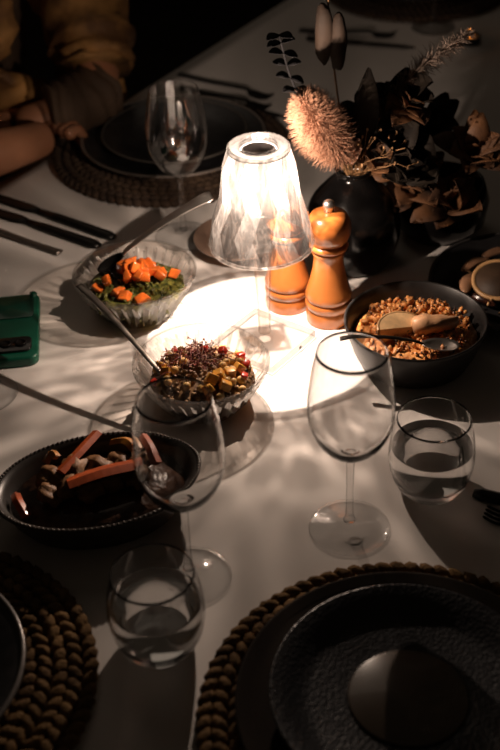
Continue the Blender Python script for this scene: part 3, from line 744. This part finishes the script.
plume('fluffy pink beige pampas plume lit by the lamp, right above the shade', [NECK - Vector((0, 0, .04)), VB + Vector((-.016, -.03, .160)), VB + Vector((-.042, -.050, .210)), VB + Vector((-.066, -.056, .258))], .040, PAMP, n=7500, seed=3, rr=.00024)
plume('dim grey pampas plume leaning away to the upper right', [NECK - Vector((0, 0, .04)), VB + Vector((.03, .02, .19)), VB + Vector((.09, .05, .245)), VB + Vector((.155, .08, .275))], .022, PAMPD, n=900, seed=5)
def leaf(mb, base, d, L, w, up=Vector((0, 0, 1)), curl=.2, th=.0005):
    d = Vector(d).normalized(); s = d.cross(up).normalized(); n = s.cross(d).normalized(); v, f = [], []; K = 8
    for i in range(K + 1):
        t = i / K; ww = w * (math.sin(PI * min(.97, .04 + t * .93)) ** .8); c = Vector(base) + d * (L * t) + n * (curl * L * math.sin(PI * t * .8))
        for q, o_ in ((-1, 0), (0, -.25 * w), (1, 0)): v.append(c + s * (ww * q) + n * o_)
        for q, o_ in ((1, 0), (0, -.25 * w), (-1, 0)): v.append(c + s * (ww * q) + n * (o_ - th))
    for i in range(K):
        for j in range(6): f.append((i * 6 + j, i * 6 + (j + 1) % 6, (i + 1) * 6 + (j + 1) % 6, (i + 1) * 6 + j))
    f.append(tuple(range(6))[::-1]); f.append(tuple(K * 6 + j for j in range(6))); mb.add(v, f)
# eucalyptus sprig
random.seed(9)
eu = thing('eucalyptus_sprig', 'dark eucalyptus sprig rising behind the pampas plume', 'eucalyptus', NECK, 0)
ep = path_pts([(0, 0, -.04), (-.03, 0, .04), (-.072, .01, .110), (-.090, .012, .178)], 5)
MB().tube(ep, .0014, 6).build('stem', EUC, eu); el = MB()
for i in range(9, len(ep)):
    for s_ in (-1, 1):
        leaf(el, ep[i], (s_ * .9 + random.uniform(-.2, .2), random.uniform(-.5, .5), random.uniform(-.5, .3)), .018, .0068, Vector((0, -.3, 1)))
el.build('leaves', EUC, eu)
# other dried stems out of the vase
def stem_leaf(name, label, cat, ctrl, leaves, mat, smat=STEMM, group=None):
    t = thing(name, label, cat, NECK, 0, group); P = path_pts(ctrl, 6); MB().tube(P, .0013, 6).build('stem', smat, t)
    lb = MB()
    for b, d, L, w in leaves: leaf(lb, b, d, L, w, Vector((.1, -.5, .8)), random.uniform(.05, .3))
    lb.build('leaves', mat, t); return t
stem_leaf('protea_bloom', 'pale peach dried bloom at the foot of the pampas plume', 'dried flower', [(0, 0, -.04), (-.004, -.012, .01), (-.008, -.022, .026)],
          [(Vector((-.008, -.022, .022)), (math.cos(a) * .55, -.25 + math.sin(a) * .45, .9), .034, .0075) for a in (0, .8, 1.6, 2.5, 3.3, 4.1, 5.0, 5.7)], PEACH)
stem_leaf('dried_palm_leaf', 'broad black dried leaf standing in the vase, right of the plume', 'dried leaf', [(0, 0, -.04), (.004, 0, .02), (.012, 0, .06)],
          [(Vector((.006, -.01, .02)), (.06, -.05, 1), .125, .017)], DRYD)
tw = thing('dried_twig', 'fine golden dried twigs right of the black leaf', 'dried twigs', NECK); tb_ = MB(); random.seed(21)
for _ in range(60):
    p = Vector((random.uniform(-.006, .006), random.uniform(-.006, .006), -.03)); d = Vector((random.uniform(-.25, .75), random.uniform(-.4, .1), 1.2)).normalized(); pp = [p]
    for k in range(7):
        p = p + d * random.uniform(.012, .017); pp.append(p); d = (d + Vector((random.uniform(-.3, .35), random.uniform(-.3, .3), random.uniform(-.3, .15)))).normalized()
    tb_.tube(pp, .00045, 4)
    if random.random() < .7: tb_.blob(pp[-1], (.0016, .0016, .0024), 5, 4)
tb_.build('twigs', pbr('gold_twig', (.36, .19, .08), .7, var=.4), tw).__setitem__('kind', 'stuff')
random.seed(33)
def rl(c, n, L, w, spread=1): return [(Vector(c), (random.uniform(-1, 1) * spread, random.uniform(-1, .4) * spread, random.uniform(-.2, 1)), L * random.uniform(.7, 1.2), w * random.uniform(.8, 1.2)) for _ in range(n)]
stem_leaf('dried_leaf_spray', 'brown dried leaves low on the right side of the vase', 'dried leaves', [(0, 0, -.04), (.01, -.01, .012), (.03, -.02, .012)], rl((.022, -.018, .012), 7, .038, .012), DRYL)
stem_leaf('dried_leaf_branch', 'brown dried leaves spreading behind the twigs to the right', 'dried leaves', [(0, 0, -.04), (.03, .01, .04), (.08, .03, .075)], rl((.075, .03, .07), 8, .045, .014) + rl((.05, .02, .05), 5, .04, .012), DRYL)
stem_leaf('dried_seed_pod', 'long brown dried pods hanging at the top edge, left of centre', 'dried pods', [(0, 0, -.04), (-.02, .02, .10), (-.03, .03, .20), (-.028, .03, .215)], [], DRYL)
pod = [o for o in bpy.data.objects if o.name.startswith('dried_seed_pod')][0]
for (x, z, l) in ((-.036, .196, .060), (-.018, .184, .060)):
    MB().blob((x, .025, z - l * .4), (.0115, .0095, l * .62), 12, 10, .1).build('pod', pbr('pod', (.040, .022, .012), .8, var=.4, scale=40), pod)
stem_leaf('added_dark_leaves', 'added dark dried leaves crowding the near right side of the vase', 'dried leaves', [(0, 0, -.04), (.03, -.01, .01), (.07, -.02, .0)], rl((.07, -.01, .0), 12, .05, .02) + rl((.05, .0, .03), 9, .05, .02), DRYD)  # near-black leaves added to darken the area behind the mills
stem_leaf('added_dark_leaves', 'added dark dried leaves massed behind the twigs above the vase', 'dried leaves', [(0, 0, -.04), (.03, .03, .03), (.06, .05, .07)], rl((.06, .05, .06), 14, .06, .022) + rl((.02, .05, .05), 9, .05, .02), DRYD)  # second leaf mass added to deepen the dark behind the mills
# low bouquet in dark pot, right rear
BP = Vector((.266, 1.478, 0))
bq = thing('flower_pot', 'dark round pot of dried leaves in the shade at right', 'flower pot', BP)
MB().lathe([(0, 0), (.045, 0), (.062, .02), (.066, .05), (.058, .075), (.054, .075), (.060, .05), (.056, .022), (.04, .008), (0, .008)], 40).build('pot', BLACK, bq)
for i, (c, n, lb) in enumerate([((-.05, -.05, .09), 9, 'clump of curled brown dried leaves at the left of the dark pot'), ((.03, -.03, .12), 10, 'clump of curled brown dried leaves at the right of the dark pot'), ((-.02, .02, .13), 10, 'clump of curled brown dried leaves at the top of the dark pot'), ((.0, -.065, .07), 8, 'clump of curled brown dried leaves hanging over the front of the dark pot')]):
    t = thing('dried_leaf_clump', lb, 'dried leaves', BP, 0, 'dried leaf clumps in the dark pot')
    MB().tube(path_pts([(0, 0, .03), (c[0] * .5, c[1] * .5, c[2] * .7), c], 4), .002, 6).build('stem', STEMM, t); q = MB()
    for b, d, L, w in rl(c, n * 2, .055, .018): leaf(q, b, d, L, w, Vector((.1, -.5, .8)), random.uniform(.1, .4))
    q.build('leaves', DRYL if i != 2 else DRYD, t)

# tealight far right
tl = thing('tealight', 'tiny lit tealight at the far right of the table', 'candle', (.420, 2.135, 0))
MB().lathe([(0, 0), (.018, 0), (.019, .002), (.019, .014), (.018, .014), (.018, .010), (0, .010)], 32).build('cup', BLKMET, tl)
MB().lathe([(0, .0102), (.0175, .0102), (.017, .0125), (0, .0122)], 32).build('wax', WAX, tl)
MB().lathe(smooth_prof([(0, .013), (.0032, .0155), (.0032, .0195), (.001, .024), (0, .025)], 4), 16).build('flame', FLAME, tl)

# ------------------------------------------------------------------ seated person beyond the left table edge
PO = Vector((-.50, 2.03, -.74))
pr = thing('person', 'seated person in a dark dress with ochre sleeves, arms folded on the table edge', 'person', PO)
def skin_mesh(name, nodes, edges, mat, parent, sub=2):
    me = bpy.data.meshes.new(name); me.from_pydata([n[0] for n in nodes], edges, []); o = bpy.data.objects.new(name, me); COL.objects.link(o)
    sk = o.modifiers.new('skin', 'SKIN'); sk.use_smooth_shade = True
    for v, n in zip(me.skin_vertices[0].data, nodes): v.radius = n[1] if isinstance(n[1], tuple) else (n[1], n[1])
    me.skin_vertices[0].data[0].use_root = True
    s_ = o.modifiers.new('sub', 'SUBSURF'); s_.levels = sub; s_.render_levels = sub; me.materials.append(mat); o.parent = parent; return o
def Wd(x, y, z): return Vector((x, y, z)) - PO          # table-level world point -> person's own frame
nodes = [((0, 0, .52), (.13, .11)), ((.0, .0, .68), (.11, .09)), ((.01, -.01, .86), (.12, .09)), ((.03, -.02, 1.02), (.11, .08)), ((.04, -.03, 1.10), .05), ((.06, -.045, 1.17), .048),
         (Wd(-.56, 1.86, .27), .055), (Wd(-.47, 1.66, .07), .044), (Wd(-.385, 1.655, .05), .042), (Wd(-.315, 1.722, .040), .030), (Wd(-.287, 1.752, .036), (.030, .022)),
         (Wd(-.33, 2.12, .27), .055), (Wd(-.215, 1.865, .07), .044), (Wd(-.25, 1.825, .045), .038), (Wd(-.315, 1.800, .040), .028), (Wd(-.35, 1.79, .038), (.028, .02)),
         ((.08, -.22, .50), .08), ((.42, -.34, .47), .058), ((.42, -.34, .08), .04), ((.50, -.36, .04), .035),
         ((.17, .10, .50), .08), ((.50, -.06, .47), .058), ((.50, -.06, .08), .04), ((.58, -.08, .04), .035)]
edges = [(0, 1), (1, 2), (2, 3), (3, 4), (4, 5), (3, 6), (6, 7), (7, 8), (8, 9), (9, 10), (3, 11), (11, 12), (12, 13), (13, 14), (14, 15), (0, 16), (16, 17), (17, 18), (18, 19), (0, 20), (20, 21), (21, 22), (22, 23)]
body = skin_mesh('body', nodes, edges, SKIN, pr)
def hand(wrist, d, up, thumb_side):
    """four curled fingers and a thumb, rooted in the end of the forearm"""
    d = Vector(d).normalized(); up = Vector(up); sd = d.cross(up).normalized()
    for off, L in ((-.024, .050), (-.008, .060), (.008, .057), (.023, .046)):
        b = wrist + sd * off
        skin_mesh('finger', [(b, .0105), (b + d * L * .55 + up * .004, .0100), (b + d * L * .80 - up * .014, .0092), (b + d * L * .52 - up * .026, .0080)], [(0, 1), (1, 2), (2, 3)], SKIN, pr, 2)
    b = wrist + sd * .026 * thumb_side - d * .015
    skin_mesh('thumb', [(b, .012), (b + d * .022 + sd * .014 * thumb_side, .0105), (b + d * .046 + sd * .006 * thumb_side - up * .008, .0085)], [(0, 1), (1, 2)], SKIN, pr, 2)
hand(Wd(-.283, 1.757, .038), (.62, .68, 0), Vector((0, 0, 1)), -1)
hand(Wd(-.352, 1.790, .040), (-1, -.15, 0), Vector((0, 0, 1)), 1)
def wrinkled(ctrl, rads, nm, mat, amp=.012, fr=30, rip=.10, seg=28, flat=1.0):
    P = path_pts(ctrl, 9); n = len(P); b = MB(); rr = []
    for i in range(n):
        t = i / (n - 1) * (len(rads) - 1); k = min(int(t), len(rads) - 2); q = (rads[k] + (rads[k + 1] - rads[k]) * (t - k)) * (1 + rip * math.sin(i * 1.9)); rr.append((q, q * flat))
    b.tube(P, rr, seg)
    for i, p in enumerate(b.v): b.v[i] = tuple(Vector(p) + Vector((1, 1, .6)) * amp * noise.noise(Vector(p) * fr))
    return b.build(nm, mat, pr)
dr = MB(); SIDE = Vector((.837, -.547, 0))
prof = [((0, 0, .50), (.19, .16)), ((0, 0, .62), (.17, .145)), ((0, 0, .76), (.155, .13)), ((.01, -.01, .90), (.17, .13)), ((.03, -.02, 1.02), (.17, .11)), ((.04, -.03, 1.09), (.08, .07))]
PP = path_pts([p[0] for p in prof], 5); rr = []
for i in range(len(PP)):
    t = i / 5; k = min(int(t), len(prof) - 2); rr.append(tuple(prof[k][1][q] + (prof[k + 1][1][q] - prof[k][1][q]) * (t - k) for q in (0, 1)))
dr.tube(PP, rr, 36, up=SIDE)
dr.tube([(.02, -.08, .54), (.12, -.24, .54), (.40, -.34, .50), (.43, -.34, .2)], [.12, .105, .08, .10], 20)
dr.tube([(.08, .06, .54), (.2, .08, .54), (.48, -.06, .50), (.51, -.06, .2)], [.12, .105, .08, .10], 20)
for i, p in enumerate(dr.v): dr.v[i] = tuple(Vector(p) + Vector(p).normalized() * .016 * noise.noise(Vector(p) * 16))
dr.build('dress', ROBE, pr)
wrinkled([Wd(-.53, 1.90, .29), Wd(-.57, 1.84, .24), Wd(-.50, 1.71, .115), Wd(-.43, 1.668, .085)], [.06, .075, .070, .060], 'sleeve', GOLD)
wrinkled([Wd(-.36, 2.09, .29), Wd(-.31, 2.10, .24), Wd(-.235, 1.93, .14), Wd(-.222, 1.872, .092)], [.06, .072, .066, .058], 'sleeve', GOLD)
wrinkled([Wd(-.215, 1.86, .062), Wd(-.25, 1.825, .052), Wd(-.295, 1.806, .050)], [.046, .048, .040], 'cuff', ROBE, .006)
wrinkled([Wd(-.44, 1.90, .30), Wd(-.40, 1.86, .22), Wd(-.385, 1.83, .12), Wd(-.37, 1.86, .06), Wd(-.34, 1.93, .03)], [.045, .055, .05, .045, .03], 'shawl', GOLD, .014, 26, .12, 20, .5)
wrinkled([Wd(-.33, 2.14, .30), Wd(-.24, 2.07, .18), Wd(-.222, 2.02, .08), Wd(-.225, 2.0, -.06), Wd(-.25, 2.0, -.2)], [.03, .032, .03, .03, .02], 'hanging_fold', GOLD, .006, 26, .12, 16, .5)
HC = Vector((.10, -.07, 1.28)); FW = Vector((.837, -.547, 0)); SD = Vector((.547, .837, 0))
hd = MB().blob(HC, (.085, .080, .115), 28, 20, .0); hd.blob(HC + FW * .085 - Vector((0, 0, .012)), (.014, .012, .02), 10, 8)
head = hd.build('head', SKIN, pr)
for s_ in (-1, 1):
    MB().blob(HC + FW * .072 + SD * .030 * s_ + Vector((0, 0, .012)), .011, 12, 8).build('eye', CAMBLK, head)
    MB().blob(HC + SD * .080 * s_, (.012, .010, .024), 10, 8).build('ear', SKIN, head)
MB().blob(HC + FW * .076 - Vector((0, 0, .052)), (.010, .018, .005), 10, 6).build('mouth', pbr('lips', (.35, .08, .06), .4), head)
hr = MB(); hr.blob(HC - FW * .022 + Vector((0, 0, .025)), (.095, .095, .112), 28, 20, .03); hr.blob(HC - FW * .075 - Vector((0, 0, .08)), (.06, .07, .15), 20, 14, .05); hr.build('hair', HAIR, pr)

for o in bpy.data.objects:      # every solid thing shows the light that the clear glasses focus on it
    if o.type == 'MESH' and not o.cycles.is_caustics_caster: o.cycles.is_caustics_receiver = True
